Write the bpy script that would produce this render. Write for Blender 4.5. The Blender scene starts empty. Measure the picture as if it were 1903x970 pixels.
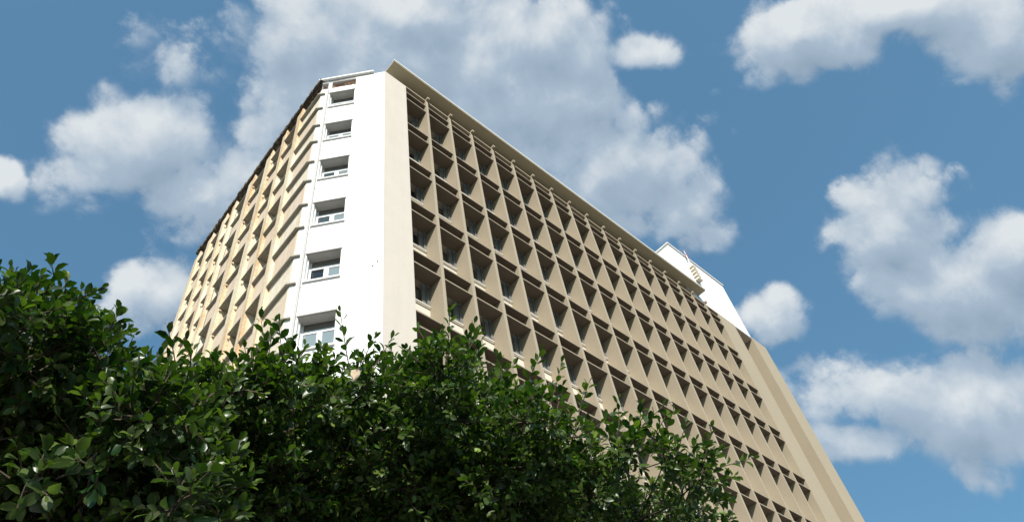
import bpy, math, random
import numpy as np
from mathutils import Vector, Matrix, Euler

scene = bpy.context.scene
col = scene.collection
R_ = math.radians

# ------------------------------------------------------------------ camera
CAM = Vector((-9.90, -12.39, 1.60))
cam_d = bpy.data.cameras.new('camera')
cam_d.sensor_width = 36.0
cam_d.lens = 1308.28 / 1903.0 * 36.0
cam_d.clip_start = 0.05
cam_d.clip_end = 6000.0
cam = bpy.data.objects.new('camera', cam_d)
rt = Vector((0.73056848, -0.66930089, -0.1352997))
dn = Vector((0.46121091, 0.62978015, -0.62502917))
fw = Vector((0.50354165, 0.39422491, 0.7687864))
m = Matrix((( rt.x, -dn.x, -fw.x), (rt.y, -dn.y, -fw.y), (rt.z, -dn.z, -fw.z)))
cam.matrix_world = Matrix.Translation(CAM) @ m.to_4x4()
col.objects.link(cam)
scene.camera = cam

# ------------------------------------------------------------------ light
SUN = Vector((-0.74, -1.0, 1.03)).normalized()          # towards the sun
ELEV = math.asin(SUN.z)
AZ = math.atan2(SUN.x, SUN.y)
sun_d = bpy.data.lights.new('sun', 'SUN')
sun_d.energy = 5.0
sun_d.angle = R_(0.53)
sun_d.color = (1.0, 0.945, 0.885)
sun = bpy.data.objects.new('sun', sun_d)
sun.rotation_euler = (-SUN).to_track_quat('-Z', 'Y').to_euler()
sun.location = (-40, -50, 60)
col.objects.link(sun)

scene.view_settings.view_transform = 'Standard'
scene.view_settings.look = 'None'
scene.view_settings.gamma = 1.0
scene.view_settings.use_curve_mapping = False
scene.view_settings.exposure = 0.45
SKY_STRENGTH = 0.06

cy = scene.cycles
cy.max_bounces = 6; cy.diffuse_bounces = 3; cy.glossy_bounces = 2; cy.transmission_bounces = 3; cy.transparent_max_bounces = 4

def N(nt, typ, **kw):
    n = nt.nodes.new(typ)
    for k, v in kw.items():
        setattr(n, k, v)
    return n
def mth(nt, op, a, b=None, c=None, clamp=False):
    n = nt.nodes.new('ShaderNodeMath'); n.operation = op; n.use_clamp = clamp
    for i, v in enumerate((a, b, c)):
        if v is None: continue
        if isinstance(v, (int, float)): n.inputs[i].default_value = v
        else: nt.links.new(v, n.inputs[i])
    return n.outputs[0]
def mixc(nt, fac, a, b, blend='MIX'):
    n = nt.nodes.new('ShaderNodeMix'); n.data_type = 'RGBA'; n.blend_type = blend
    for sock, v in ((n.inputs[0], fac), (n.inputs[6], a), (n.inputs[7], b)):
        if isinstance(v, (int, float)): sock.default_value = v
        elif isinstance(v, tuple): sock.default_value = (*v[:3], 1)
        else: nt.links.new(v, sock)
    return n.outputs[2]

# clouds: soft ellipsoids of vapour on the sky sphere (direction, axes, angular size)
BLOBS = [[0.233,0.344,0.909,0.786,-0.617,0.031,0.572,0.708,-0.415,0.193,0.106],[0.132,0.351,0.927,0.554,-0.802,0.224,0.822,0.484,-0.3,0.09,0.049],[0.382,0.262,0.886,0.881,-0.392,-0.264,0.278,0.882,-0.381,0.186,0.125],[0.375,0.162,0.913,0.839,-0.478,-0.261,0.394,0.863,-0.315,0.109,0.049],[0.475,0.079,0.877,0.657,-0.694,-0.294,0.585,0.716,-0.382,0.053,0.026],[0.559,0.204,0.804,0.805,-0.363,-0.469,0.196,0.909,-0.367,0.104,0.074],[0.62,0.185,0.763,0.742,-0.456,-0.492,0.257,0.87,-0.42,0.062,0.046],[0.164,0.523,0.836,0.986,-0.084,-0.142,-0.004,0.848,-0.53,0.073,0.085],[0.04,0.565,0.824,0.66,-0.634,0.402,0.75,0.528,-0.399,0.092,0.049],[0.129,0.578,0.806,0.854,-0.477,0.206,0.503,0.662,-0.556,0.061,0.052],[-0.06,0.649,0.758,0.855,-0.359,0.375,0.516,0.67,-0.534,0.016,0.024],[0.144,0.677,0.722,0.724,-0.57,0.389,0.675,0.467,-0.572,0.064,0.041],[0.58,-0.076,0.811,0.557,-0.689,-0.463,0.594,0.721,-0.357,0.088,0.042],[0.619,-0.172,0.766,0.501,-0.665,-0.554,0.605,0.727,-0.325,0.113,0.03],[0.687,-0.215,0.694,0.421,-0.66,-0.622,0.592,0.72,-0.363,0.056,0.053],[0.768,0.014,0.64,0.421,-0.763,-0.49,0.482,0.646,-0.592,0.075,0.064],[0.826,0.010,0.564,0.466,-0.565,-0.681,0.317,0.825,-0.468,0.098,0.054],[0.829,-0.072,0.554,0.307,-0.77,-0.56,0.467,0.634,-0.616,0.042,0.040],[0.76,0.18,0.625,0.312,-0.944,-0.108,0.57,0.277,-0.774,0.042,0.034],[0.85,0.138,0.509,0.383,-0.825,-0.416,0.362,0.548,-0.754,0.113,0.049],[0.889,0.072,0.452,0.297,-0.842,-0.451,0.347,0.535,-0.77,0.085,0.055],[0.857,0.2,0.475,0.403,-0.835,-0.375,0.322,0.512,-0.796,0.067,0.026],[0.217,0.25,0.943,0.767,-0.641,-0.007,0.603,0.725,-0.332,0.085,0.034],[0.301,0.437,0.848,0.801,-0.598,0.024,0.517,0.672,-0.531,0.168,0.081]]

world = bpy.data.worlds.new('World')
scene.world = world
world.use_nodes = True
world.cycles.sampling_method = 'MANUAL'; world.cycles.sample_map_resolution = 256
wt = world.node_tree
wt.nodes.clear()
grp = bpy.data.node_groups.new('cloud_density', 'ShaderNodeTree')
grp.interface.new_socket('dir', in_out='INPUT', socket_type='NodeSocketVector')
grp.interface.new_socket('density', in_out='OUTPUT', socket_type='NodeSocketFloat')
gi = grp.nodes.new('NodeGroupInput'); go = grp.nodes.new('NodeGroupOutput')
cur = None
for b in BLOBS:
    c = Vector(b[0:3]).normalized(); r = Vector(b[3:6]); r = (r - c*r.dot(c)).normalized(); d = c.cross(r)
    mm = Matrix(((r.x, d.x, c.x), (r.y, d.y, c.y), (r.z, d.z, c.z)))
    mp = N(grp, 'ShaderNodeMapping', vector_type='TEXTURE')
    mp.inputs['Location'].default_value = c
    mp.inputs['Rotation'].default_value = mm.to_euler('XYZ')
    mp.inputs['Scale'].default_value = (b[9]*1.3, b[10]*1.3, 0.5)
    grp.links.new(gi.outputs[0], mp.inputs['Vector'])
    ln = N(grp, 'ShaderNodeVectorMath', operation='LENGTH')
    grp.links.new(mp.outputs[0], ln.inputs[0])
    v = mth(grp, 'MULTIPLY_ADD', ln.outputs['Value'], -1.2, 1.2)
    cur = v if cur is None else mth(grp, 'SMOOTH_MAX', cur, v, 0.25)
cur = mth(grp, 'MINIMUM', mth(grp, 'MAXIMUM', cur, -0.8), 1.1)
n1 = N(grp, 'ShaderNodeTexNoise'); n1.inputs['Scale'].default_value = 7.0; n1.inputs['Detail'].default_value = 9.0
n1.inputs['Roughness'].default_value = 0.60; n1.inputs['Distortion'].default_value = 0.15
grp.links.new(gi.outputs[0], n1.inputs['Vector'])
n2 = N(grp, 'ShaderNodeTexVoronoi', feature='F1'); n2.inputs['Scale'].default_value = 24.0
grp.links.new(n1.outputs[1], n2.inputs['Vector'])
dv = N(grp, 'ShaderNodeVectorMath', operation='MULTIPLY_ADD')
grp.links.new(n1.outputs[1], dv.inputs[0]); dv.inputs[1].default_value = (0.10, 0.10, 0.10); grp.links.new(gi.outputs[0], dv.inputs[2])
grp.links.new(dv.outputs[0], n2.inputs['Vector'])
a1 = mth(grp, 'MULTIPLY', mth(grp, 'SUBTRACT', n1.outputs[0], 0.5), 2.5)
a2 = mth(grp, 'MULTIPLY', mth(grp, 'SUBTRACT', 0.45, n2.outputs['Distance']), 0.5)
grp.links.new(mth(grp, 'ADD', cur, mth(grp, 'ADD', a1, a2)), go.inputs[0])

geo = N(wt, 'ShaderNodeTexCoord')
DIR = geo.outputs['Generated']
def dens(vec):
    g = N(wt, 'ShaderNodeGroup'); g.node_tree = grp
    wt.links.new(vec, g.inputs[0]); return g.outputs[0]
d0 = dens(DIR)
off = N(wt, 'ShaderNodeVectorMath', operation='ADD'); wt.links.new(DIR, off.inputs[0])
off.inputs[1].default_value = (-0.03, -0.015, 0.025)
d1 = dens(off.outputs[0])
sky = N(wt, 'ShaderNodeTexSky', sky_type='NISHITA')
sky.sun_disc = False
sky.sun_elevation = ELEV
sky.sun_rotation = AZ
sky.altitude = 50; sky.air_density = 1.0; sky.dust_density = 1.2; sky.ozone_density = 1.5
skyc = mixc(wt, 1.0, sky.outputs[0], (1.55, 2.30, 2.20), 'MULTIPLY')
skyc = mixc(wt, 0.55, skyc, (1.45, 3.2, 5.5))
mr = N(wt, 'ShaderNodeMapRange', interpolation_type='SMOOTHERSTEP')
mr.inputs['From Min'].default_value = -0.12; mr.inputs['From Max'].default_value = 0.50
mr.inputs['To Max'].default_value = 0.93
wt.links.new(d0, mr.inputs['Value'])
lit = mth(wt, 'MULTIPLY_ADD', mth(wt, 'SUBTRACT', d0, d1), 0.58, 0.43)
thick = mth(wt, 'MULTIPLY_ADD', d0, -0.10, 0.08)
lit = mth(wt, 'ADD', lit, thick, clamp=True)
ccol = N(wt, 'ShaderNodeValToRGB')
e = ccol.color_ramp.elements
e[0].position = 0.0; e[0].color = (0.31, 0.405, 0.51, 1)
e[1].position = 1.0; e[1].color = (0.78, 0.82, 0.84, 1)
k = e.new(0.5); k.color = (0.42, 0.52, 0.63, 1)
wt.links.new(lit, ccol.inputs[0])
cl = N(wt, 'ShaderNodeVectorMath', operation='SCALE'); wt.links.new(ccol.outputs[0], cl.inputs[0])
cl.inputs['Scale'].default_value = 1.0 / (SKY_STRENGTH * 2 ** scene.view_settings.exposure)
mixed = mixc(wt, mr.outputs[0], skyc, cl.outputs[0])
bg = N(wt, 'ShaderNodeBackground'); bg.inputs['Strength'].default_value = SKY_STRENGTH
wt.links.new(mixed, bg.inputs['Color'])
wo = N(wt, 'ShaderNodeOutputWorld'); wt.links.new(bg.outputs[0], wo.inputs['Surface'])

# ------------------------------------------------------------------ materials
def pmat(name, color, rough=0.85, var=0.08, scale=1.5, streak=0.0, streak_col=None, streak_lo=0.5, streak_hi=0.75,
         bump=0.0, bscale=60.0, grain=0.0, spec=0.3):
    mt = bpy.data.materials.new(name); mt.use_nodes = True
    nt = mt.node_tree; bs = nt.nodes['Principled BSDF']
    bs.inputs['Roughness'].default_value = rough
    bs.inputs['Specular IOR Level'].default_value = spec
    tc = N(nt, 'ShaderNodeNewGeometry')
    P = tc.outputs['Position']
    n = N(nt, 'ShaderNodeTexNoise'); n.inputs['Scale'].default_value = scale; n.inputs['Detail'].default_value = 6
    nt.links.new(P, n.inputs['Vector'])
    f = mth(nt, 'MULTIPLY_ADD', mth(nt, 'SUBTRACT', n.outputs[0], 0.5), 2.5*var, 1.0)
    if grain:
        g = N(nt, 'ShaderNodeTexNoise'); g.inputs['Scale'].default_value = 45; g.inputs['Detail'].default_value = 3
        nt.links.new(P, g.inputs['Vector'])
        f = mth(nt, 'ADD', f, mth(nt, 'MULTIPLY', mth(nt, 'SUBTRACT', g.outputs[0], 0.5), grain))
    cc = N(nt, 'ShaderNodeCombineColor')
    for i in range(3): nt.links.new(f, cc.inputs[i])
    c = mixc(nt, 1.0, color, cc.outputs[0], 'MULTIPLY')
    if streak > 0:
        mp = N(nt, 'ShaderNodeMapping'); mp.inputs['Scale'].default_value = (3.2, 3.2, 0.22)
        nt.links.new(P, mp.inputs['Vector'])
        s = N(nt, 'ShaderNodeTexNoise'); s.inputs['Scale'].default_value = 1.0; s.inputs['Detail'].default_value = 7
        s.inputs['Roughness'].default_value = 0.65
        nt.links.new(mp.outputs[0], s.inputs['Vector'])
        b = N(nt, 'ShaderNodeTexNoise'); b.inputs['Scale'].default_value = 7.0; b.inputs['Detail'].default_value = 6
        b.inputs['Roughness'].default_value = 0.7
        nt.links.new(P, b.inputs['Vector'])
        sm = mth(nt, 'ADD', mth(nt, 'MULTIPLY', s.outputs[0], 0.6), mth(nt, 'MULTIPLY', b.outputs[0], 0.4))
        r = N(nt, 'ShaderNodeMapRange'); r.inputs['From Min'].default_value = streak_lo; r.inputs['From Max'].default_value = streak_hi
        r.inputs['To Max'].default_value = streak
        nt.links.new(sm, r.inputs['Value'])
        c = mixc(nt, r.outputs[0], c, streak_col)
    nt.links.new(c, bs.inputs['Base Color'])
    if bump:
        bn = N(nt, 'ShaderNodeTexNoise'); bn.inputs['Scale'].default_value = bscale; bn.inputs['Detail'].default_value = 4
        nt.links.new(P, bn.inputs['Vector'])
        bp = N(nt, 'ShaderNodeBump'); bp.inputs['Strength'].default_value = bump; bp.inputs['Distance'].default_value = 0.02
        nt.links.new(bn.outputs[0], bp.inputs['Height']); nt.links.new(bp.outputs[0], bs.inputs['Normal'])
    return mt

M = {}
M['white'] = pmat('white_render', (0.76, 0.75, 0.72), 0.8, 0.03, 0.8, streak=0.12, streak_col=(0.5, 0.47, 0.4), streak_lo=0.48, streak_hi=0.7, bump=0.15, grain=0.05)
M['beige'] = pmat('beige_render', (0.56, 0.503, 0.428), 0.85, 0.05, 1.1, streak=0.25, streak_col=(0.36, 0.31, 0.26), streak_lo=0.48, streak_hi=0.75, bump=0.15, grain=0.10)
M['tan'] = pmat('tan_paint', (0.362, 0.303, 0.216), 0.7, 0.05, 0.6, streak=0.30, streak_col=(0.27, 0.215, 0.15), streak_lo=0.5, streak_hi=0.75, bump=0.1, grain=0.05)
M['pier'] = pmat('pier_paint', (0.36, 0.302, 0.212), 0.75, 0.06, 0.5, streak=0.25, streak_col=(0.30, 0.24, 0.15), streak_lo=0.48, streak_hi=0.72, bump=0.1, grain=0.06)
M['olive'] = pmat('slab_soffit_paint', (0.50, 0.44, 0.30), 0.8, 0.05, 0.5, streak=0.1, streak_col=(0.3, 0.25, 0.16))
M['shelf'] = pmat('shelf_paint', (0.15, 0.12, 0.09), 0.75, 0.08, 1.2, streak=0.2, streak_col=(0.11, 0.08, 0.06))  # tan darkened, the shade of the undersides put into the colour
M['cream'] = pmat('cream_wall', (0.60, 0.55, 0.46), 0.85, 0.04, 1.0)
M['left'] = pmat('weathered_cream_render', (0.80, 0.72, 0.56), 0.88, 0.08, 1.3, streak=0.7, streak_col=(0.58, 0.33, 0.15), streak_lo=0.46, streak_hi=0.66, bump=0.2, grain=0.15)
M['pil'] = pmat('stained_pilaster_render', (0.78, 0.68, 0.50), 0.88, 0.10, 1.6, streak=0.85, streak_col=(0.50, 0.27, 0.10), streak_lo=0.42, streak_hi=0.62, bump=0.25, grain=0.2)
M['ledge'] = pmat('ledge_render', (0.36, 0.335, 0.27), 0.85, 0.1, 2.0, streak=0.6, streak_col=(0.12, 0.10, 0.07))  # greyish render, darkened to carry the shade under the ledges
M['panel'] = pmat('stained_panel_render', (0.72, 0.60, 0.45), 0.88, 0.08, 1.5, streak=0.6, streak_col=(0.60, 0.36, 0.22), streak_lo=0.44, streak_hi=0.62, grain=0.12)
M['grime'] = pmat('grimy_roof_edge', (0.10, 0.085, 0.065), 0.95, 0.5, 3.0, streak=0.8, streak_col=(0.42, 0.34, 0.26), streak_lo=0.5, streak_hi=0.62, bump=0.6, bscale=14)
M['frame'] = pmat('white_window_frame', (0.78, 0.78, 0.77), 0.4, 0.02)
M['greyframe'] = pmat('grey_window_frame', (0.17, 0.175, 0.17), 0.45, 0.05)
M['shutter'] = pmat('dark_transom', (0.16, 0.14, 0.12), 0.6, 0.15, 6.0)
M['metal'] = pmat('bracket_metal', (0.33, 0.28, 0.22), 0.5, 0.1, 5.0)
M['red'] = pmat('red_cloth', (0.55, 0.05, 0.03), 0.8, 0.1, 4.0)
M['bark'] = pmat('bark', (0.03, 0.025, 0.019), 0.9, 0.3, 9.0, bump=0.6, bscale=35)
M['twig'] = pmat('twig_bark', (0.06, 0.045, 0.028), 0.8, 0.2, 12.0)
M['dry'] = pmat('dry_leaf', (0.46, 0.36, 0.25), 0.9, 0.2, 25.0)
M['ground'] = pmat('ground_asphalt', (0.08, 0.078, 0.075), 0.95, 0.15, 0.3, bump=0.3)
M['pave'] = pmat('pavement_slabs', (0.34, 0.32, 0.29), 0.9, 0.12, 0.8)

def brickmat():
    mt = bpy.data.materials.new('exposed_brick'); mt.use_nodes = True
    nt = mt.node_tree; bs = nt.nodes['Principled BSDF']; bs.inputs['Roughness'].default_value = 0.95
    g = N(nt, 'ShaderNodeNewGeometry')
    v = N(nt, 'ShaderNodeTexVoronoi', feature='F1'); v.inputs['Scale'].default_value = 7.0
    mp = N(nt, 'ShaderNodeMapping'); mp.inputs['Scale'].default_value = (1, 1, 2.2)
    nt.links.new(g.outputs['Position'], mp.inputs['Vector']); nt.links.new(mp.outputs[0], v.inputs['Vector'])
    r = N(nt, 'ShaderNodeValToRGB')
    el = r.color_ramp.elements
    el[0].color = (0.04, 0.03, 0.02, 1); el[1].color = (0.45, 0.35, 0.22, 1)
    x = el.new(0.4); x.color = (0.30, 0.12, 0.05, 1)
    x = el.new(0.65); x.color = (0.12, 0.09, 0.05, 1)
    sp = N(nt, 'ShaderNodeSeparateColor'); nt.links.new(v.outputs['Color'], sp.inputs[0])
    nt.links.new(sp.outputs[0], r.inputs[0]); nt.links.new(r.outputs[0], bs.inputs['Base Color'])
    bp = N(nt, 'ShaderNodeBump'); bp.inputs['Strength'].default_value = 1.0; bp.inputs['Distance'].default_value = 0.06
    nt.links.new(v.outputs['Distance'], bp.inputs['Height']); nt.links.new(bp.outputs[0], bs.inputs['Normal'])
    return mt
M['brick'] = brickmat()

def glassmat(name, base, rough=0.04, spec=0.9):
    mt = bpy.data.materials.new(name); mt.use_nodes = True
    bs = mt.node_tree.nodes['Principled BSDF']
    bs.inputs['Base Color'].default_value = (*base, 1); bs.inputs['Roughness'].default_value = rough
    bs.inputs['Specular IOR Level'].default_value = spec
    return mt
M['glass'] = glassmat('window_glass', (0.05, 0.075, 0.085), 0.05, 1.0)
M['curtained'] = glassmat('curtained_glass', (0.20, 0.25, 0.26), 0.08, 1.0)
M['pipe'] = pmat('pipe_paint', (0.46, 0.45, 0.42), 0.6, 0.05)
M['soffit'] = pmat('grey_soffit', (0.40, 0.38, 0.35), 0.85, 0.1, 3.0)  # grey carries the shade under the window heads
M['edge'] = pmat('shelf_edge_paint', (0.30, 0.25, 0.18), 0.75, 0.15, 2.5)  # lighter tan, sunlight on the shelf fronts put into the colour
M['blind'] = glassmat('blind_behind_glass', (0.35, 0.31, 0.24), 0.3, 0.5)
M['darkglass'] = glassmat('dark_window_glass', (0.015, 0.02, 0.025), 0.05, 0.6)

def leafmat(name, dark, light, under):
    mt = bpy.data.materials.new(name); mt.use_nodes = True
    nt = mt.node_tree; bs = nt.nodes['Principled BSDF']
    at = N(nt, 'ShaderNodeAttribute', attribute_name='tone')
    c = mixc(nt, at.outputs['Fac'], dark, light)
    g = N(nt, 'ShaderNodeNewGeometry')
    c2 = mixc(nt, g.outputs['Backfacing'], c, under)
    c2 = mixc(nt, 0.45, c2, c)
    nt.links.new(c2, bs.inputs['Base Color'])
    bs.inputs['Roughness'].default_value = 0.36
    bs.inputs['Specular IOR Level'].default_value = 0.4
    tr = N(nt, 'ShaderNodeBsdfTranslucent')
    tcol = mixc(nt, 1.0, c, (1.6, 2.0, 0.5), 'MULTIPLY')
    nt.links.new(tcol, tr.inputs['Color'])
    mx = N(nt, 'ShaderNodeMixShader'); mx.inputs[0].default_value = 0.22
    nt.links.new(bs.outputs[0], mx.inputs[1]); nt.links.new(tr.outputs[0], mx.inputs[2])
    nt.links.new(mx.outputs[0], nt.nodes['Material Output'].inputs['Surface'])
    return mt
M['leaf'] = leafmat('fig_leaf', (0.016, 0.052, 0.008), (0.17, 0.25, 0.033), (0.055, 0.07, 0.025))
M['leafdark'] = leafmat('dark_fig_leaf', (0.012, 0.040, 0.007), (0.14, 0.21, 0.028), (0.06, 0.07, 0.03))

# ------------------------------------------------------------------ helpers
H = 36.0
class Fr:
    def __init__(s, O, e, n): s.O = Vector((O[0], O[1], 0)); s.e = Vector((e[0], e[1], 0)); s.n = Vector((n[0], n[1], 0))
    def p(s, a, d, z): v = s.O + s.e*a + s.n*d; return (v.x, v.y, z + H)
class Loc:                       # local frame for repeated pieces: x width, y inwards, z up
    def p(s, a, d, z): return (a, d, z)
LOC = Loc()
RF = Fr((0, 0), (1, 0), (0, 1))
t1 = R_(130.5); P1 = (-1.03, 0.0)
CF = Fr(P1, (math.cos(t1), math.sin(t1)), (math.sin(t1), -math.cos(t1)))
CW = 3.17
t2 = R_(88.3); c2 = CF.O + CF.e*CW
LF = Fr((c2.x, c2.y), (math.cos(t2), math.sin(t2)), (math.sin(t2), -math.cos(t2)))
LW = 13.5

class MB:
    def __init__(s): s.v = []; s.f = []
    def poly(s, pts):
        b = len(s.v); s.v += [tuple(p) for p in pts]; s.f.append(tuple(range(b, b+len(pts))))
    def box(s, fr, a0, a1, d0, d1, z0, z1):
        b = len(s.v)
        for z in (z0, z1):
            for a, d in ((a0, d0), (a1, d0), (a1, d1), (a0, d1)): s.v.append(fr.p(a, d, z))
        for q in ((0,3,2,1),(4,5,6,7),(0,1,5,4),(1,2,6,5),(2,3,7,6),(3,0,4,7)): s.f.append(tuple(b+i for i in q))
        return s
    def wall(s, fr, a0, a1, z0, z1, holes, depth, d=0.0):
        xs = sorted({a0, a1, *[h[0] for h in holes], *[h[1] for h in holes]})
        zs = sorted({z0, z1, *[h[2] for h in holes], *[h[3] for h in holes]})
        hs = set()
        for h in holes:
            for i in range(len(xs)-1):
                if h[0]-1e-6 <= xs[i] < h[1]-1e-6:
                    for j in range(len(zs)-1):
                        if h[2]-1e-6 <= zs[j] < h[3]-1e-6: hs.add((i, j))
        idx = {}
        def V(i, j):
            if (i, j) not in idx: idx[(i, j)] = len(s.v); s.v.append(fr.p(xs[i], d, zs[j]))
            return idx[(i, j)]
        for i in range(len(xs)-1):
            for j in range(len(zs)-1):
                if (i, j) not in hs: s.f.append((V(i,j), V(i+1,j), V(i+1,j+1), V(i,j+1)))
        for (x0, x1, y0, y1) in holes:
            D = d + depth
            s.poly([fr.p(x0,d,y0), fr.p(x0,d,y1), fr.p(x0,D,y1), fr.p(x0,D,y0)])
            s.poly([fr.p(x1,d,y0), fr.p(x1,D,y0), fr.p(x1,D,y1), fr.p(x1,d,y1)])
            s.poly([fr.p(x0,d,y1), fr.p(x1,d,y1), fr.p(x1,D,y1), fr.p(x0,D,y1)])
            s.poly([fr.p(x0,d,y0), fr.p(x0,D,y0), fr.p(x1,D,y0), fr.p(x1,d,y0)])
        return s
    def tube(s, p0, p1, r0, r1, n=6, cap=True):
        p0, p1 = Vector(p0), Vector(p1); ax = (p1-p0)
        if ax.length < 1e-6: return s
        ax.normalize(); u = ax.orthogonal().normalized(); w = ax.cross(u); b = len(s.v)
        for p, r in ((p0, r0), (p1, r1)):
            for i in range(n):
                t = 2*math.pi*i/n; s.v.append(tuple(p + (u*math.cos(t) + w*math.sin(t))*r))
        for i in range(n): s.f.append((b+i, b+(i+1)%n, b+n+(i+1)%n, b+n+i))
        if cap: s.f.append(tuple(b+n+i for i in range(n))); s.f.append(tuple(b+i for i in reversed(range(n))))
        return s
    def path(s, pts, r0, r1, n=7):
        pts = [Vector(p) for p in pts]; b = len(s.v); L = len(pts)
        for i, p in enumerate(pts):
            t = (pts[min(i+1, L-1)] - pts[max(i-1, 0)]).normalized()
            u = t.cross(Vector((0.31, 0.87, 0.4))).normalized(); w = t.cross(u)
            r = r0 + (r1-r0)*i/(L-1)
            for k in range(n):
                a = 2*math.pi*k/n; s.v.append(tuple(p + (u*math.cos(a)+w*math.sin(a))*r))
        for i in range(L-1):
            for k in range(n): s.f.append((b+i*n+k, b+i*n+(k+1)%n, b+(i+1)*n+(k+1)%n, b+(i+1)*n+k))
        s.f.append(tuple(b+(L-1)*n+k for k in range(n)))
        return s
    def build(s, name, mt, parent=None, smooth=False):
        o3 = Vector((0,0,0))
        q = parent
        while q is not None: o3 += q.location; q = q.parent
        me = bpy.data.meshes.new(name)
        me.from_pydata([(x-o3.x, y-o3.y, z-o3.z) for x, y, z in s.v], [], s.f)
        me.materials.append(mt)
        if smooth: me.polygons.foreach_set('use_smooth', [True]*len(me.polygons))
        me.update()
        o = bpy.data.objects.new(name, me); col.objects.link(o)
        if parent is not None: o.parent = parent
        return o
    def build_local(s, name, mt, parent):        # vertices already in the piece's own frame
        me = bpy.data.meshes.new(name); me.from_pydata(s.v, [], s.f); me.materials.append(mt); me.update()
        o = bpy.data.objects.new(name, me); col.objects.link(o); o.parent = parent
        return o
def empty(name, loc, label, cat, group=None):
    o = bpy.data.objects.new(name, None); col.objects.link(o); o.location = loc; o.empty_display_size = 0.5
    o['label'] = label; o['category'] = cat
    if group: o['group'] = group
    return o
def copy_tree(o, parent):
    c = o.copy(); col.objects.link(c); c.parent = parent
    for ch in list(o.children): copy_tree(ch, c)
    return c

# ------------------------------------------------------------------ ground
g = MB(); g.poly([(-3000,-3000,0),(3000,-3000,0),(3000,3000,0),(-3000,3000,0)])
go_ = g.build('ground', M['ground']); go_['kind'] = 'structure'
g = MB().box(Fr((0,0),(1,0),(0,1)), -14, 60, -9, 30, -H+0.004, -H+0.14)
go_ = g.build('pavement', M['pave']); go_['kind'] = 'structure'

# ------------------------------------------------------------------ building
B = empty('office_building', (15.0, 6.0, 0.0), 'tall white and tan office block with a deep sun-shade grid on its long side', 'building')
STEP = 3.2
HEAD = [-1.44 - STEP*k for k in range(10)]
WH = 1.5
# chamfered white front
holes = [(1.50, 2.72, h-WH, h) for h in HEAD]
attic = [(1.46, 2.66, -0.86, -0.20), (2.86, CW, -0.86, -0.20)]
w = MB().wall(CF, 0.0, CW, -H, 0.02, holes + attic, 0.44)
w.build('front_wall', M['white'], B)
b = MB(); b.poly([CF.p(0.9,0.36,-1.0), CF.p(CW+0.2,0.36,-1.0), CF.p(CW+0.2,0.36,0.0), CF.p(0.9,0.36,0.0)])
b.poly([LF.p(-0.2,0.30,-1.0), LF.p(LW,0.30,-1.0), LF.p(LW,0.30,0.05), LF.p(-0.2,0.30,0.05)])
rb = random.Random(3)
for k in range(46):
    s = rb.uniform(1.5, 2.6); zz = -0.86 + rb.uniform(0.0, 0.45)
    b.box(CF, s, s+rb.uniform(.08,.2), rb.uniform(.05,.2), .355, zz, zz+rb.uniform(.05,.12))
for k in range(150):
    s = rb.uniform(0.0, LW-0.4); zz = -0.9 + rb.uniform(0.0, 0.5)
    b.box(LF, s, s+rb.uniform(.08,.25), rb.uniform(.02,.2), .295, zz, zz+rb.uniform(.05,.14))
b.build('attic_brickwork', M['brick'], B)
# corner pier on the sun-shade side
b = MB()
b.poly([(-1.03,0,0), (0.30,0,0), (0.30,0,H+0.10), (-1.03,0,H+0.10)])
b.poly([(0.30,0,0), (0.30,0.72,0), (0.30,0.72,H+0.10), (0.30,0,H+0.10)])
b.poly([(-1.03,0,H+0.10), (0.30,0,H+0.10), (0.30,0.72,H+0.10), (-1.03,0.3,H+0.10)])
b.build('corner_pier', M['beige'], B)
# anchor stubs left in the render
for s, z in ((0.33,-15.55),(0.16,-15.36)):
    b = MB().box(CF, s, s+0.05, -0.03, 0.01, z, z+0.05); b.build('anchor_bolt', M['metal'], B)

# left facade: alternating projecting pilasters and recessed windows
PIL = [(1.72,2.12),(3.27,3.58),(4.75,5.25),(6.62,7.2),(8.72,8.98),(9.75,10.2),(11.4,11.85),(13.0,13.5)]
OPN = [(2.14,3.25),(3.60,4.62),(5.27,6.54),(7.22,8.40),(9.00,9.62),(10.22,11.2),(11.87,12.82)]
lh = [(a, c, h-WH, h) for a, c in OPN for h in HEAD] + [(8.42, 8.70, -H+4, -0.9)]
w = MB().wall(LF, 0.0, LW, -H, -0.87, lh, 0.42)
w.build('side_wall', M['left'], B)
b = MB()
for h in HEAD:                                   # stained spandrel panels under each sill
    for a, c in OPN + [(0.02, 1.70)]:
        b.box(LF, a+0.03, c-0.03, -0.012, 0.02, h-STEP+0.16, h-WH-0.12)
b.build('spandrel_panel', M['panel'], B)['kind'] = 'stuff'
b = MB(); b.poly([LF.p(8.42,0.03,-H+4), LF.p(8.70,0.03,-H+4), LF.p(8.70,0.03,-0.9), LF.p(8.42,0.03,-0.9)])
b.build('joint_glazing', M['darkglass'], B)  # dark sheet standing in for the shade in the joint slot
for a, c in PIL:
    b = MB(); b.box(LF, a, c, -0.13, 0.02, -H, -0.60)
    t0 = len(b.v)                                # sloping tip
    b.v += [LF.p(a,-0.13,-0.598), LF.p(c,-0.13,-0.598), LF.p(c,0.2,-0.598), LF.p(a,0.2,-0.598), LF.p(a,-0.10,-0.22), LF.p(c,-0.06,-0.36), LF.p(c,0.2,-0.30), LF.p(a,0.2,-0.20)]
    for q in ((0,3,2,1),(4,5,6,7),(0,1,5,4),(1,2,6,5),(2,3,7,6),(3,0,4,7)): b.f.append(tuple(t0+i for i in q))
    b.build('pilaster', M['pil'], B)
b = MB(); b.box(CF, 2.66, 2.86, 0.0, 0.35, -0.86, -0.20)
b.build('attic_post', M['white'], B)
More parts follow.
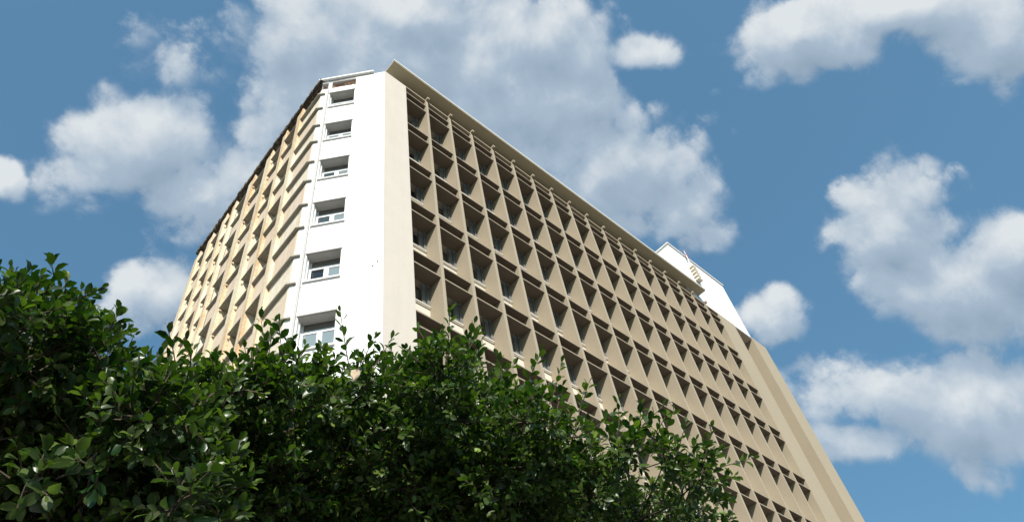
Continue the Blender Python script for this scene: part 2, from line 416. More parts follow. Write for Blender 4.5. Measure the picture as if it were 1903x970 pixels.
# ledges at window heads and sills, wrapping the corner
for i, h in enumerate(HEAD):
    for z in (h, h-WH):
        b = MB()
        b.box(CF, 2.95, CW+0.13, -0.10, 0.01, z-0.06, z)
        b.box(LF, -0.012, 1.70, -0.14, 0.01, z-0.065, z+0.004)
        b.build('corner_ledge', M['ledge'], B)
# windows of the side facade
def make_side_window(w):
    b = MB(); T = 0.055; f = 0.37
    b.box(LOC, 0, T, f, f+.05, -WH, 0); b.box(LOC, w-T, w, f, f+.05, -WH, 0)
    b.box(LOC, T, w-T, f, f+.05, -T, 0); b.box(LOC, T, w-T, f, f+.05, -WH, -WH+T)
    b.box(LOC, w/2-.035, w/2+.035, f-.005, f+.045, -WH+T, -T); b.box(LOC, T, w-T, f-.003, f+.047, -.42, -.36)
    root = b.build_local('window', M['frame'], B)
    p = MB(); p.box(LOC, .01, w-.01, f+.02, f+.03, -WH+.01, -.01); p.build_local('pane', M['darkglass'], root)
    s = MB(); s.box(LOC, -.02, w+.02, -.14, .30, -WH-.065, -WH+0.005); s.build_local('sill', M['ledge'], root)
    s = MB(); s.box(LOC, -.02, w+.02, -.14, .01, -0.004, .055); s.box(LOC, .003, w-.003, .011, .365, -0.03, -.003); s.build_local('lintel', M['ledge'], root)  # inner sheet darkens the head, in place of shade
    return root
for oi, (a, c) in enumerate(OPN):
    proto = None
    for h in HEAD[:8]:
        o = make_side_window(c-a) if proto is None else copy_tree(proto, B)
        proto = proto or o
        pt = LF.p(c, 0, h)
        o.location = Vector(pt) - B.location
        o.rotation_euler = (0, 0, t2 - math.pi)
b = MB()
for a, c in OPN:
    for h in HEAD[8:]: b.box(LF, a+.01, c-.01, .36, .40, h-WH+.01, h-.01)
b.build('lower_glazing', M['glass'], B)['kind'] = 'stuff'
# windows of the white front
def make_front_window():
    w = 1.22; f = 0.39; b = MB(); T = 0.07
    b.box(LOC, 0, T, f, f+.05, -WH, 0); b.box(LOC, w-T, w, f, f+.05, -WH, 0)
    b.box(LOC, T, w-T, f, f+.05, -.40, -.31)
    b.box(LOC, w/2-.085, w/2+.085, f-.012, f+.05, -WH, -.40); b.box(LOC, T, w-T, f, f+.05, -.44, -.40)
    b.box(LOC, T, w-T, f, f+.05, -WH, -WH+.30)
    b.box(LOC, .0, .03, .16, .22, -WH, -.02)      # shutter guide on the jamb
    root = b.build_local('window', M['frame'], B)
    p = MB(); p.box(LOC, T-.01, w/2-.08, f+.02, f+.03, -WH+.01, -.42); p.build_local('pane', M['curtained'], root)
    p = MB(); p.box(LOC, w/2+.08, w-T+.01, f+.02, f+.03, -WH+.01, -.42); p.build_local('pane', M['curtained'], root)
    p = MB(); p.box(LOC, .01, w-.01, f+.01, f+.04, -.315, -.01); p.build_local('transom_panel', M['shutter'], root)
    s = MB(); s.box(LOC, -.02, w+.05, -.07, .37, -WH-.06, -WH+.006); s.build_local('sill', M['white'], root)
    s = MB(); s.box(LOC, -.04, w+.04, -.045, .012, -.004, .03); s.box(LOC, .003, w-.003, .013, .385, -.02, -.003); s.build_local('lintel', M['soffit'], root)  # inner grey sheet stands in for shade under the head
    return root
proto = None
for hi, h in enumerate(HEAD):
    o = make_front_window() if proto is None else copy_tree(proto, B)
    proto = proto or o
    o.location = Vector(CF.p(2.72, 0, h)) - B.location
    o.rotation_euler = (0, 0, t1 - math.pi)
    ps = [c for c in o.children if c.name.startswith('pane')]
    for pi_, pn in enumerate(ps):
        if (hi, pi_) in ((4, 0), (3, 0), (2, 0), (6, 1)):
            pn.material_slots[0].link = 'OBJECT'; pn.material_slots[0].material = M['glass' if hi != 4 else 'darkglass']
# rain pipe
b = MB(); b.tube(CF.p(2.81,-0.07,-H), CF.p(2.81,-0.07,-0.95), 0.038, 0.038, 10)
for z in range(-34, -1, 3): b.box(CF, 2.77, 2.85, -0.055, 0.01, z, z+.05)
b.build('drainpipe', M['pipe'], B, smooth=False)
# roof of the older wing
b = MB(); b.box(CF, 0.55, CW+0.16, -0.13, 1.2, 0.055, 0.17); b.box(CF, 0.60, CW+0.05, -0.05, 1.2, 0.17, 0.22)
b.box(CF, 0.9, CW, 0.0, 0.4, -0.19, 0.055)
b.build('roof_edge', M['white'], B)
b = MB(); b.box(LF, -0.05, LW+0.1, -0.17, 3.5, 0.05, 0.20)
for k in range(90):
    s = rb.uniform(-.05, LW-.1); b.box(LF, s, s+rb.uniform(.08,.3), rb.uniform(-.21,-.16), 0.2, rb.uniform(-0.05,0.12), rb.uniform(.2,.26))
for k in range(22):
    s = rb.uniform(1.2, CW); b.box(CF, s, s+rb.uniform(.04,.12), rb.uniform(-.06,.1), 0.3, 0.221, 0.24+rb.uniform(.0,.03))
b.box(LF, 0.0, LW, -0.02, 0.25, -0.14, 0.05)
b.build('eroded_roof_edge', M['grime'], B)
# roof deck and the hidden back walls
b = MB()
far = LF.p(LW, 0, -0.02)
deck = [CF.p(0,0.05,-0.02), (34.2,0.05,H-0.02), (34.2,14.5,H-0.02), (far[0]+0.1,far[1],H-0.02), LF.p(0.05,0.1,-0.02)]
b.poly(deck); b.build('roof_deck', M['beige'], B)
b = MB(); b.poly([(far[0],far[1],0),(34.3,far[1],0),(34.3,far[1],H),(far[0],far[1],H)]); b.build('rear_wall', M['left'], B)

# ---- sun-shade facade
U = 1.55; ROW = 3.285; B1 = -1.304; NR = 10
rows = [B1 - ROW*r for r in range(NR)]
WD = 0.72
ch = []
for j in range(1, 19):
    for z in rows: ch.append((U*(j-1)+0.30 if j > 1 else 0.42, U*j-0.10, z-1.02, z+0.27))
MB().wall(RF, 0.29, 28.01, -H, 0.0, ch, 0.46, d=WD).build('window_wall', M['cream'], B)
for z in rows:
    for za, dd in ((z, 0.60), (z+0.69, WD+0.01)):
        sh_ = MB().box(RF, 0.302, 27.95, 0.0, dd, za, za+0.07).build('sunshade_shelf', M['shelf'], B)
        MB().box(RF, 0.303, 27.949, -0.014, -0.0005, za+0.002, za+0.068).build('shelf_edge', M['edge'], sh_)  # thin lighter strip added so the shelf front reads as sunlit
MB().box(RF, 0.302, 27.95, -0.025, WD+0.02, -0.05, 0.04).build('top_rail', M['tan'], B)
fin = MB().box(LOC, 0, 0.15, -0.045, WD+0.012, -H, 0.0).build_local('sunshade_fin', M['tan'], B)
br = MB(); br.box(LOC, 0.02, 0.16, -0.20, 0.03, 0.045, 0.20)
br.build_local('fin_bracket', M['tan'], fin)
for j in range(1, 18):
    o = fin if j == 1 else copy_tree(fin, B)
    o.location = Vector((U*j, 0, H)) - B.location
# windows behind the shades
def make_cell_window(w, kid=True):
    f = 0.34; hh = 1.29; b = MB(); T = 0.07
    b.box(LOC, 0, T, f, f+.06, -hh, 0); b.box(LOC, w-T, w, f, f+.06, -hh, 0)
    b.box(LOC, T, w-T, f, f+.06, -T, 0); b.box(LOC, T, w-T, f, f+.06, -hh, -hh+T)
    b.box(LOC, w/2-.03, w/2+.03, f-.01, f+.05, -hh+T, -T); b.box(LOC, T, w-T, f-.005, f+.055, -.62, -.57)
    b.box(LOC, w-.02, w+.09, -0.05, 0.012, -hh, -0.061)          # jamb trim
    b.box(LOC, -.17, w+.09, -0.15, 0.012, -.06, .04)
    b.box(LOC, w-.22, w-.06, 0.02, 0.07, -hh+.01, -.10)         # half open leaf
    root = b.build_local('window', M['greyframe'], B)
    MB().box(LOC, .01, w-.01, f+.025, f+.035, -hh+.01, -.01).build_local('pane', M['darkglass'], root)
    s = MB(); s.box(LOC, -.06, w+.09, -.07, .30, -hh-.055, -hh+.004); s.box(LOC, -.05, w+.085, -.045, .1, -hh-.11, -hh-.0555)
    s.build_local('sill', M['cream'], root)
    return root
w0 = U-0.40
first = None; rest = MB(); wr = random.Random(8)
for r, z in enumerate(rows):
    for j in range(1, 19):
        x0 = U*(j-1)+0.30 if j > 1 else 0.42
        if r < 5 or (r == 5 and j >= 9):
            if j == 1:
                o = make_cell_window(U*j-0.10-x0)
            elif first is None: first = o = make_cell_window(w0)
            else: o = copy_tree(first, B)
            o.location = Vector((x0, WD, z+0.27+H)) - B.location
            if wr.random() < 0.3:
                pn = [c for c in o.children if c.name.startswith('pane')][0]
                pn.material_slots[0].link = 'OBJECT'; pn.material_slots[0].material = M[wr.choice(['curtained', 'glass', 'blind'])]
        else:
            rest.box(RF, x0+.01, U*j-.11, WD+.36, WD+.40, z-1.01, z+.26)
            rest.box(RF, x0-.04, U*j-.02, WD-.07, WD+.1, z-1.075, z-1.016)
rest.build('lower_window', M['greyframe'], B)['kind'] = 'stuff'

# ---- plain piers and the recess at the far end
MB().box(RF, 27.95, 30.13, 0.0, 2.2, -H, 0.12).build('end_pier', M['pier'], B)
MB().box(RF, 32.40, 34.33, 0.0, 14.4, -H, 0.17).build('end_pier', M['pier'], B)
MB().box(RF, 30.12, 32.41, 1.9, 2.3, -H, 0.10).build('recess_wall', M['pier'], B)
# ---- penthouse
T = MB(); T.box(RF, 25.10, 32.30, 0.003, 8.0, 0.045, 5.98)
pent = T.build('penthouse', M['white'], B)
T = MB(); T.box(RF, 25.02, 32.38, -0.09, 8.1, 5.98, 6.10); T.build('coping', M['white'], pent)
T = MB()
T.box(Fr((25.10,0),(0,1),(1,0)), 0.45, 1.6, -0.05, 0.0, 0.6, 4.9); T.build('door_surround', M['white'], pent)
T = MB(); T.box(RF, 24.7, 25.095, -0.0, 0.5, 0.63, 3.8); T.build('side_box', M['white'], pent)
for k in range(5):
    z = 4.42 - 0.36*k
    T = MB(); T.box(RF, 27.0, 27.5, -0.36, 0.0, z, z+0.17); T.build('vent_hood', M['cream'], pent)
# ---- thin roof slab over the shades
def slabbox(z0, z1, xl, xr, yl, yr, yb0, yb1):
    S = MB()
    for z in (z0, z1): S.v += [(xl, yl, H+z), (xr, yr, H+z), (xr, yb1, H+z), (xl, yb0, H+z)]
    for q in ((0,3,2,1),(4,5,6,7),(0,1,5,4),(1,2,6,5),(2,3,7,6),(3,0,4,7)): S.f.append(q)
    return S
slab = slabbox(0.70, 0.81, -0.82, 26.12, -0.52, -0.61, 4.2, 4.2).build('roof_slab', M['olive'], B)
slabbox(0.78, 0.86, -0.84, 26.13, -0.55, -0.64, -0.38, -0.47).build('slab_lip', M['white'], slab)
S = MB(); S.box(RF, 0.2, 25.0, 1.6, 4.0, -0.01, 0.70); S.build('slab_upstand', M['beige'], slab)

# flagpole against the penthouse
fp = empty('flagpole', (27.15, -0.20, H+4.6), 'short white pole with furled red cloth on the penthouse wall', 'flagpole')
b = MB(); b.tube((27.15,-0.2,H+4.6), (27.22,-0.2,H+6.55), 0.035, 0.025, 8); b.box(RF, 27.12, 27.18, -0.2, 0.0, 4.75, 4.80); b.build('pole', M['frame'], fp)
b = MB()
n = 10
for i in range(n+1):
    z = 5.7 + 0.85*i/n
    for q in range(5):
        b.v.append((27.2 + 0.03*q + 0.03*math.sin(i*1.1+q), -0.2 - 0.04*math.sin(q*1.7+i*.6), H + z - 0.03*q))
for i in range(n):
    for q in range(4): b.f.append((i*5+q, i*5+q+1, (i+1)*5+q+1, (i+1)*5+q))
fl = b.build('flag', M['red'], fp)
sol = fl.modifiers.new('thick', 'SOLIDIFY'); sol.thickness = 0.012

# ------------------------------------------------------------------ trees
NSH=55
MAIN_CLUMPS=[(-8.84, -9.09, 4.41, 0.21), (-8.91, -9.17, 4.21, 0.21), (-8.77, -8.99, 4.04, 0.24), (-8.63, -8.76, 3.92, 0.26), (-8.58, -8.66, 3.82, 0.26), (-8.44, -8.37, 3.75, 0.27), (-8.71, -9.33, 4.4, 0.2), (-8.67, -9.07, 4.25, 0.23), (-8.64, -9.01, 4.21, 0.24), (-8.46, -8.88, 4.02, 0.26), (-8.35, -8.62, 3.94, 0.27), (-8.25, -8.39, 3.81, 0.28), (-8.6, -9.31, 4.46, 0.21), (-8.59, -9.17, 4.44, 0.22), (-8.47, -9.05, 4.26, 0.25), (-8.22, -8.79, 4.14, 0.27), (-8.11, -8.61, 3.82, 0.27), (-8.42, -9.41, 4.52, 0.2), (-8.2, -9.08, 4.51, 0.24), (-8.26, -9.06, 4.17, 0.26), (-8.16, -8.99, 4.14, 0.26), (-7.86, -8.72, 3.76, 0.27), (-8.29, -9.45, 4.48, 0.21), (-8.06, -9.24, 4.6, 0.23), (-7.84, -8.87, 4.18, 0.27), (-7.83, -8.85, 4.12, 0.27), (-7.68, -8.69, 4.0, 0.28), (-7.93, -9.47, 4.68, 0.22), (-7.78, -9.33, 4.5, 0.24), (-7.89, -9.18, 4.31, 0.26), (-7.73, -9.05, 4.19, 0.27), (-7.43, -8.77, 4.09, 0.29), (-7.35, -8.7, 3.97, 0.29), (-7.78, -9.54, 4.75, 0.22), (-7.71, -9.5, 4.46, 0.24), (-7.6, -9.31, 4.35, 0.27), (-7.48, -9.25, 4.24, 0.27), (-7.61, -9.82, 4.73, 0.21), (-7.6, -9.71, 4.61, 0.23), (-7.47, -9.33, 4.54, 0.27), (-7.26, -9.26, 4.33, 0.28), (-7.15, -9.0, 4.24, 0.29), (-7.43, -9.79, 4.86, 0.22), (-7.36, -9.66, 4.56, 0.25), (-7.13, -9.56, 4.51, 0.28), (-7.13, -9.37, 4.35, 0.28), (-6.95, -9.24, 4.22, 0.29), (-6.91, -9.24, 3.94, 0.28), (-7.03, -9.6, 4.3, 0.27), (-6.88, -9.3, 4.24, 0.29), (-7.08, -10.0, 4.43, 0.22), (-6.92, -9.82, 4.27, 0.25), (-6.68, -9.57, 4.3, 0.29), (-6.54, -9.4, 4.13, 0.29), (-6.46, -9.36, 3.98, 0.29), (-6.84, -10.04, 4.36, 0.22), (-6.63, -9.89, 4.31, 0.25), (-6.4, -9.43, 3.98, 0.29), (-6.49, -9.95, 4.12, 0.26), (-6.39, -10.25, 4.29, 0.18), (-6.07, -9.86, 4.06, 0.23), (-6.09, -9.89, 3.84, 0.23), (-6.1, -10.34, 4.29, 0.18), (-5.96, -10.13, 3.94, 0.22), (-5.95, -9.95, 3.7, 0.23), (-5.88, -10.43, 4.17, 0.19), (-5.71, -10.27, 3.95, 0.22), (-5.81, -10.27, 3.79, 0.22), (-8.65, -8.31, 4.86, 0.35), (-8.43, -8.12, 4.72, 0.4), (-8.24, -7.89, 4.48, 0.43), (-8.52, -8.58, 4.9, 0.33), (-8.18, -8.38, 4.66, 0.4), (-8.0, -8.08, 4.51, 0.43), (-7.98, -7.85, 4.25, 0.43), (-8.08, -8.72, 4.97, 0.34), (-7.69, -8.15, 4.67, 0.44), (-7.57, -7.84, 4.33, 0.45), (-7.9, -8.86, 5.03, 0.34), (-7.56, -8.38, 4.93, 0.43), (-7.49, -8.36, 4.66, 0.43), (-7.34, -8.16, 4.4, 0.44), (-7.33, -8.74, 4.81, 0.4), (-7.03, -8.35, 4.67, 0.45), (-7.02, -8.32, 4.38, 0.44), (-7.39, -9.13, 5.13, 0.35), (-6.96, -8.7, 5.05, 0.44), (-6.75, -8.36, 4.56, 0.46), (-6.99, -9.25, 5.26, 0.36), (-6.67, -8.91, 5.08, 0.44), (-6.32, -8.46, 4.49, 0.47), (-6.59, -9.31, 5.15, 0.36), (-6.32, -9.23, 4.7, 0.43), (-6.21, -8.77, 4.67, 0.47), (-6.16, -9.33, 4.93, 0.39), (-5.89, -9.26, 4.63, 0.44), (-5.71, -8.99, 4.38, 0.47), (-5.83, -9.54, 4.72, 0.39), (-5.69, -9.38, 4.58, 0.43), (-5.34, -9.48, 4.48, 0.36), (-5.36, -9.99, 4.42, 0.3), (-8.41, -7.67, 5.18, 0.52), (-8.17, -7.46, 5.0, 0.6), (-8.0, -7.97, 5.35, 0.51), (-7.84, -7.43, 5.13, 0.63), (-7.54, -7.27, 4.83, 0.64), (-7.54, -7.96, 5.51, 0.54), (-7.26, -7.59, 5.17, 0.64), (-7.2, -8.26, 5.49, 0.52), (-6.78, -7.91, 5.33, 0.63), (-6.53, -7.52, 4.81, 0.66), (-6.67, -8.4, 5.62, 0.57), (-6.43, -8.22, 5.38, 0.64), (-6.33, -7.94, 4.85, 0.64), (-6.37, -8.87, 5.6, 0.52), (-5.97, -8.36, 5.24, 0.66), (-5.71, -8.08, 4.96, 0.68), (-5.8, -8.88, 5.34, 0.55), (-5.4, -8.58, 5.01, 0.67), (-5.16, -8.72, 4.63, 0.66)]
LEFT_CLUMPS=[(-10.17, -9.78, 3.89, 0.18), (-10.09, -9.66, 3.85, 0.2), (-10.04, -9.35, 3.89, 0.24), (-9.92, -9.17, 3.72, 0.25), (-9.91, -9.12, 3.7, 0.25), (-9.76, -8.74, 3.64, 0.27), (-9.68, -8.62, 3.61, 0.27), (-9.62, -8.56, 3.39, 0.27), (-9.98, -9.45, 3.95, 0.23), (-9.89, -9.33, 3.93, 0.25), (-9.8, -9.29, 3.76, 0.24), (-9.67, -8.75, 3.71, 0.27), (-9.55, -8.66, 3.53, 0.27), (-9.95, -9.8, 3.86, 0.18), (-9.73, -9.39, 3.9, 0.24), (-9.51, -8.68, 3.78, 0.28), (-9.31, -8.51, 3.41, 0.28), (-9.77, -9.75, 3.96, 0.19), (-9.69, -9.62, 3.88, 0.21), (-9.41, -8.97, 3.75, 0.26), (-9.24, -8.75, 3.47, 0.27), (-9.11, -8.54, 3.38, 0.28), (-9.6, -9.6, 3.9, 0.21), (-9.43, -9.28, 3.86, 0.25), (-9.29, -9.24, 3.73, 0.25), (-9.28, -8.97, 3.72, 0.26), (-9.11, -8.74, 3.72, 0.28), (-9.48, -9.77, 3.88, 0.18), (-9.35, -9.57, 3.91, 0.21), (-9.31, -9.42, 3.74, 0.24), (-9.12, -9.2, 3.65, 0.25), (-9.02, -9.07, 3.58, 0.25), (-9.23, -9.64, 3.86, 0.2), (-9.24, -9.76, 3.68, 0.2), (-9.12, -9.43, 3.74, 0.24), (-8.97, -9.35, 3.61, 0.24), (-8.88, -8.9, 3.59, 0.27), (-8.78, -8.88, 3.49, 0.27), (-9.12, -9.84, 3.72, 0.18), (-8.92, -9.49, 3.77, 0.23), (-8.84, -9.5, 3.58, 0.23), (-8.76, -9.2, 3.52, 0.25), (-8.72, -9.11, 3.44, 0.25), (-9.5, -9.62, 3.34, 0.12), (-9.37, -9.81, 3.42, 0.12), (-9.01, -9.75, 3.36, 0.12), (-10.13, -9.11, 4.29, 0.32), (-9.99, -8.64, 4.33, 0.41), (-9.94, -8.53, 4.18, 0.41), (-9.72, -8.19, 4.02, 0.43), (-9.73, -8.02, 3.92, 0.43), (-9.87, -8.76, 4.35, 0.39), (-9.63, -8.42, 4.19, 0.42), (-9.5, -7.98, 3.93, 0.44), (-9.74, -9.23, 4.34, 0.31), (-9.46, -8.3, 4.25, 0.43), (-9.18, -8.02, 4.13, 0.45), (-9.12, -7.94, 3.9, 0.44), (-9.45, -8.91, 4.43, 0.35), (-9.34, -8.75, 4.3, 0.39), (-8.97, -8.26, 4.0, 0.43), (-9.06, -8.73, 4.25, 0.39), (-8.74, -8.39, 4.04, 0.42), (-10.12, -8.26, 4.84, 0.49), (-9.96, -8.07, 4.58, 0.54), (-9.79, -7.63, 4.6, 0.58), (-9.88, -8.38, 4.79, 0.47), (-9.78, -8.1, 4.66, 0.54), (-9.54, -7.7, 4.51, 0.57), (-9.35, -7.3, 4.28, 0.6), (-9.46, -8.3, 4.87, 0.5), (-9.34, -7.95, 4.73, 0.56), (-9.15, -7.71, 4.46, 0.57), (-8.93, -7.4, 4.3, 0.59), (-9.0, -8.05, 4.64, 0.55), (-8.64, -7.63, 4.32, 0.58), (-8.65, -8.39, 4.66, 0.47), (-8.49, -8.08, 4.46, 0.55)]
SHOOTS=[(-6.13, -10.41, 4.21, -6.08, -10.58, 4.44), (-8.48, -9.42, 4.63, -8.65, -9.51, 4.92), (-7.91, -9.56, 4.63, -8.05, -9.56, 4.87), (-7.4, -9.91, 4.74, -7.51, -9.92, 4.98), (-5.98, -10.5, 4.13, -5.87, -10.66, 4.26), (-5.93, -10.5, 4.06, -5.9, -10.63, 4.3), (-8.53, -9.37, 4.58, -8.47, -9.42, 4.75), (-6.07, -10.4, 4.13, -5.94, -10.61, 4.28), (-8.05, -9.57, 4.7, -8.05, -9.69, 4.94), (-8.56, -9.37, 4.59, -8.49, -9.44, 4.76), (-6.47, -10.19, 4.34, -6.29, -10.39, 4.44), (-6.29, -10.39, 4.35, -6.19, -10.56, 4.52), (-8.64, -9.3, 4.51, -8.63, -9.38, 4.73), (-6.7, -10.14, 4.49, -6.7, -10.25, 4.73), (-5.99, -10.51, 4.13, -5.96, -10.67, 4.4), (-8.55, -9.35, 4.56, -8.63, -9.47, 4.85), (-8.51, -9.35, 4.55, -8.64, -9.33, 4.74), (-6.22, -10.4, 4.29, -6.3, -10.42, 4.59), (-8.56, -9.39, 4.61, -8.64, -9.43, 4.82), (-6.9, -10.06, 4.56, -6.85, -10.27, 4.83), (-7.29, -9.87, 4.65, -7.18, -10.06, 4.85), (-7.17, -9.92, 4.61, -7.15, -9.99, 4.82), (-7.49, -9.89, 4.78, -7.45, -10.04, 5.01), (-7.68, -9.79, 4.77, -7.67, -9.95, 5.03), (-8.6, -9.36, 4.57, -8.63, -9.38, 4.76), (-8.43, -9.42, 4.62, -8.39, -9.5, 4.82), (-7.4, -9.91, 4.74, -7.4, -10.04, 4.99), (-6.61, -10.18, 4.45, -6.47, -10.34, 4.58), (-6.93, -9.99, 4.53, -6.93, -10.06, 4.73), (-7.58, -9.85, 4.79, -7.63, -10.04, 5.1), (-6.84, -10.1, 4.57, -6.8, -10.19, 4.75), (-7.06, -10.0, 4.62, -7.05, -10.23, 4.93), (-8.51, -9.36, 4.56, -8.51, -9.47, 4.81), (-6.4, -10.29, 4.36, -6.27, -10.57, 4.56), (-8.52, -9.29, 4.71, -8.67, -9.37, 4.98), (-8.21, -9.71, 4.5, -8.37, -9.81, 4.81), (-8.32, -9.64, 4.5, -8.41, -9.64, 4.69), (-8.03, -9.66, 4.64, -7.95, -9.8, 4.86), (-7.6, -9.73, 5.0, -7.66, -9.71, 5.18), (-7.4, -9.86, 4.96, -7.37, -9.99, 5.18), (-7.07, -9.86, 4.85, -7.11, -9.93, 5.08), (-6.72, -9.97, 4.76, -6.72, -10.01, 4.95), (-6.62, -10.12, 4.61, -6.61, -10.26, 4.85), (-6.34, -10.21, 4.53, -6.34, -10.29, 4.75), (-6.26, -10.31, 4.5, -6.23, -10.41, 4.7), (-6.07, -10.32, 4.43, -6.02, -10.48, 4.65), (-5.93, -10.43, 4.32, -5.85, -10.52, 4.46), (-5.82, -10.52, 4.22, -5.64, -10.72, 4.26), (-5.8, -10.5, 4.16, -5.64, -10.6, 4.19), (-5.76, -10.42, 4.05, -5.63, -10.48, 4.08), (-8.38, -9.43, 4.63, -8.46, -9.44, 4.81), (-8.66, -9.17, 4.64, -8.72, -9.17, 4.81), (-8.58, -9.21, 4.65, -8.66, -9.21, 4.83), (-5.86, -10.43, 4.22, -5.76, -10.63, 4.4), (-5.7, -10.36, 3.88, -5.61, -10.41, 4.0), (-9.02, -9.58, 4.15, -9.12, -9.61, 4.37), (-9.14, -9.65, 4.11, -9.22, -9.66, 4.3)]
DRY=[-8.312, -9.921, 4.312]

TPL = np.array([(0,0,0),
    (.18,-.17,.035),(.18,0,-.01),(.18,.17,.035),
    (.50,-.285,.055),(.50,0,-.03),(.50,.285,.055),
    (.82,-.19,.0),(.82,0,-.09),(.82,.19,.0),
    (1.0,0,-.17)], float)
TF3 = [(0,2,1),(0,3,2),(7,8,10),(8,9,10)]
TF4 = [(1,2,5,4),(2,3,6,5),(4,5,8,7),(5,6,9,8)]

class Leaves:
    def __init__(s): s.o = []; s.a = []; s.n = []; s.L = []; s.t = []
    def add(s, o, a, n, L, t): s.o.append(tuple(o)); s.a.append(tuple(a)); s.n.append(tuple(n)); s.L.append(L); s.t.append(t)
    def build(s, name, mt, parent, loc):
        o = np.array(s.o) - np.array(loc); a = np.array(s.a); n = np.array(s.n); L = np.array(s.L); t = np.array(s.t)
        a /= np.linalg.norm(a, axis=1)[:,None]
        w = np.cross(n, a); w /= np.linalg.norm(w, axis=1)[:,None] + 1e-9
        n = np.cross(a, w)
        rs = np.random.RandomState(1); wid = rs.uniform(.85, 1.15, len(L)); cur = rs.uniform(.3, 1.9, len(L))
        V = (o[:,None,:] + L[:,None,None]*(TPL[None,:,0:1]*a[:,None,:] + wid[:,None,None]*TPL[None,:,1:2]*w[:,None,:] + cur[:,None,None]*TPL[None,:,2:3]*n[:,None,:]))
        nl, nv = len(L), len(TPL)
        base = np.arange(nl)[:,None]*nv
        f3 = (base[:,:,None] + np.array(TF3)[None]).reshape(nl, -1); f4 = (base[:,:,None] + np.array(TF4)[None]).reshape(nl, -1)
        loops = np.concatenate([f3, f4], 1).ravel()
        sizes = np.tile(np.array([3]*4+[4]*4), nl); starts = np.concatenate([[0], np.cumsum(sizes)[:-1]])
        me = bpy.data.meshes.new(name)
        me.vertices.add(nl*nv); me.vertices.foreach_set('co', V.astype(np.float32).ravel())
        me.loops.add(len(loops)); me.loops.foreach_set('vertex_index', loops.astype(np.int32))
        me.polygons.add(len(sizes)); me.polygons.foreach_set('loop_start', starts.astype(np.int32))
        me.polygons.foreach_set('use_smooth', np.ones(len(sizes), bool))
        at = me.attributes.new('tone', 'FLOAT', 'POINT'); at.data.foreach_set('value', np.repeat(t, nv).astype(np.float32))
        me.materials.append(mt); me.update(calc_edges=True); me.validate()
        ob = bpy.data.objects.new(name, me); col.objects.link(ob); ob.parent = parent
        return ob

def rdir(rn):
    v = Vector((rn.gauss(0,1), rn.gauss(0,1), rn.gauss(0,1))); return v.normalized()
def shoot(lv, tw, rn, p, d, L, n, size, young):
    """a twig with its leaves set in a spiral, small pale ones at the tip"""
    d = d.normalized(); u = d.orthogonal().normalized(); w = d.cross(u)
    bend = rdir(rn)*0.12*L
    def at(t): return p + d*(L*t) + bend*(t*t)
    ph = rn.uniform(0, 6.28); prev = at(0)
    for k in (0.34, 0.67, 1.0):
        q = at(k); tw.tube(prev, q, 0.0042*(1.25-k*.6), 0.0042*(1.1-k*.6), 3, False); prev = q
    for i in range(n):
        t = (i+0.7)/n; ang = ph + i*2.4
        rad = u*math.cos(ang) + w*math.sin(ang)
        op = 0.95 - 0.55*t
        ax = rad*op + d*(0.45+0.5*t) + rdir(rn)*0.18 + Vector((0,0,-0.08))
        nr = d*0.6 + Vector((0,0,0.6)) - rad*0.25 + rdir(rn)*0.6
        s = size*(1.05 - 0.35*t**3)*rn.uniform(.75, 1.15)
        tone = max(0.0, min(1.0, rn.gauss(0.18, 0.16) + (young*0.55 if t > 0.72 else 0)))
        lv.add(at(t) + rad*0.006, ax, nr, s, tone)

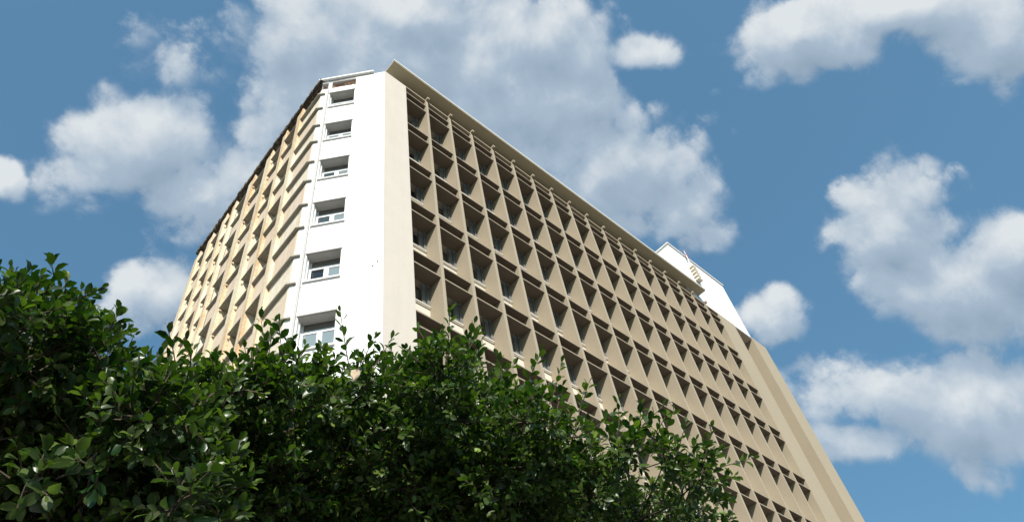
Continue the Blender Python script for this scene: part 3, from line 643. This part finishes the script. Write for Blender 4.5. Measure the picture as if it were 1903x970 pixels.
def make_tree(root, clumps, shoots, seed, mt, size, base, fork, per, limbs):
    rn = random.Random(seed); lv = Leaves(); tw = MB()
    cs = [Vector(c[:3]) for c in clumps]
    cen = sum(cs, Vector())/len(cs)
    # limbs: clumps gathered round a few limb ends
    ends = [cs[i] for i in range(0, len(cs), max(1, len(cs)//limbs))][:limbs]
    for _ in range(6):
        gr = [[] for _ in ends]
        for c in cs: gr[min(range(len(ends)), key=lambda i: (ends[i]-c).length)].append(c)
        ends = [sum(q, Vector())/len(q) if q else ends[i] for i, q in enumerate(gr)]
    tr = MB(); base, fork = Vector(base), Vector(fork)
    tr.path([base + (fork-base)*t + Vector((0.10*math.sin(t*5),0.08*math.sin(t*4+1),0)) for t in [i/8 for i in range(9)]], 0.20, 0.12, 12)
    trunk = tr.build('trunk', M['bark'], root, True)
    f2 = base + (fork-base)*1.0 + Vector((0.10*math.sin(5),0.08*math.sin(5),0))
    for i, e_ in enumerate(ends):
        if not gr[i]: continue
        br = MB(); away = (e_-CAM).normalized()
        e2 = e_ + away*0.35
        mid = f2.lerp(e2, .5) + away*0.35 + rdir(rn)*0.12
        pts = [f2*( (1-t)**2) + mid*(2*t*(1-t)) + e2*(t*t) + rdir(rn)*0.02 for t in [k/7 for k in range(8)]]
        br.path(pts, 0.036, 0.010, 7)
        for c in gr[i]:
            k = rn.choice(pts[4:]); m2 = k.lerp(c, .5) + rdir(rn)*0.06
            br.path([k, k.lerp(m2,.6), m2, m2.lerp(c,.6), c], 0.008, 0.004, 5)
        br.build('branch', M['bark'], root, True)
    for c in clumps:
        c0 = Vector(c[:3]); r = c[3]
        dens_ = rn.choice([0.45, 0.8, 1.0, 1.0, 1.3, 1.6])
        for _ in range(int(per*dens_*(r/0.22)**2)):
            q = rdir(rn); rr = r*(rn.random()**0.45)
            p = c0 + q*rr*0.85
            d = q*0.75 + Vector((0,0,0.55)) + rdir(rn)*0.6 - (p-CAM).normalized()*0.25
            L = rn.uniform(.07, .15)
            shoot(lv, tw, rn, p, d, L, rn.randint(6, 9), size*rn.uniform(.8,1.15), 1.0 if rn.random() < .34 else 0.0)
            if rn.random() < .25: tw.tube(c0, p, 0.005, 0.004, 3, False)
    for s_ in shoots:
        a, b_ = Vector(s_[:3]), Vector(s_[3:]); L = (b_-a).length
        shoot(lv, tw, rn, a, b_-a, L, max(8, int(L/0.026)), size*1.12, 0.3)
    tw.build('twigs', M['twig'], root)['kind'] = 'stuff'
    f = lv.build('foliage', mt, root, root.location)
    print('leaves', len(lv.L))

tm = empty('fig_tree', (-5.9, -7.6, 0), 'broad dense dark green fig tree spreading in front of the building', 'tree')
make_tree(tm, MAIN_CLUMPS, [s for i, s in enumerate(SHOOTS) if i < NSH], 11, M['leaf'], 0.066, (-5.9,-7.6,0.1), (-6.0,-7.8,3.0), 28, 12)
b = MB(); D = Vector(DRY)
for i in range(7):
    t = i/6
    for q in range(5):
        wd = 0.017*math.sin(math.pi*min(1,t*0.9+.12))*(q-2)
        b.v.append((D.x + wd*0.7 + 0.008*math.sin(3*t+q), D.y - wd*0.6 + 0.008*math.cos(5*t+2*q), D.z - 0.085*t))
for i in range(6):
    for q in range(4): b.f.append((i*5+q, i*5+q+1, (i+1)*5+q+1, (i+1)*5+q))
b.build('dry_leaf', M['dry'], tm, True)
tl = empty('fig_tree', (-8.9, -7.6, 0), 'nearer dark fig tree rising at the far left beside the weathered side wall', 'tree')
make_tree(tl, LEFT_CLUMPS, [s for i, s in enumerate(SHOOTS) if i >= NSH], 23, M['leafdark'], 0.068, (-8.9,-7.6,0.1), (-9.0,-7.8,2.4), 32, 8)
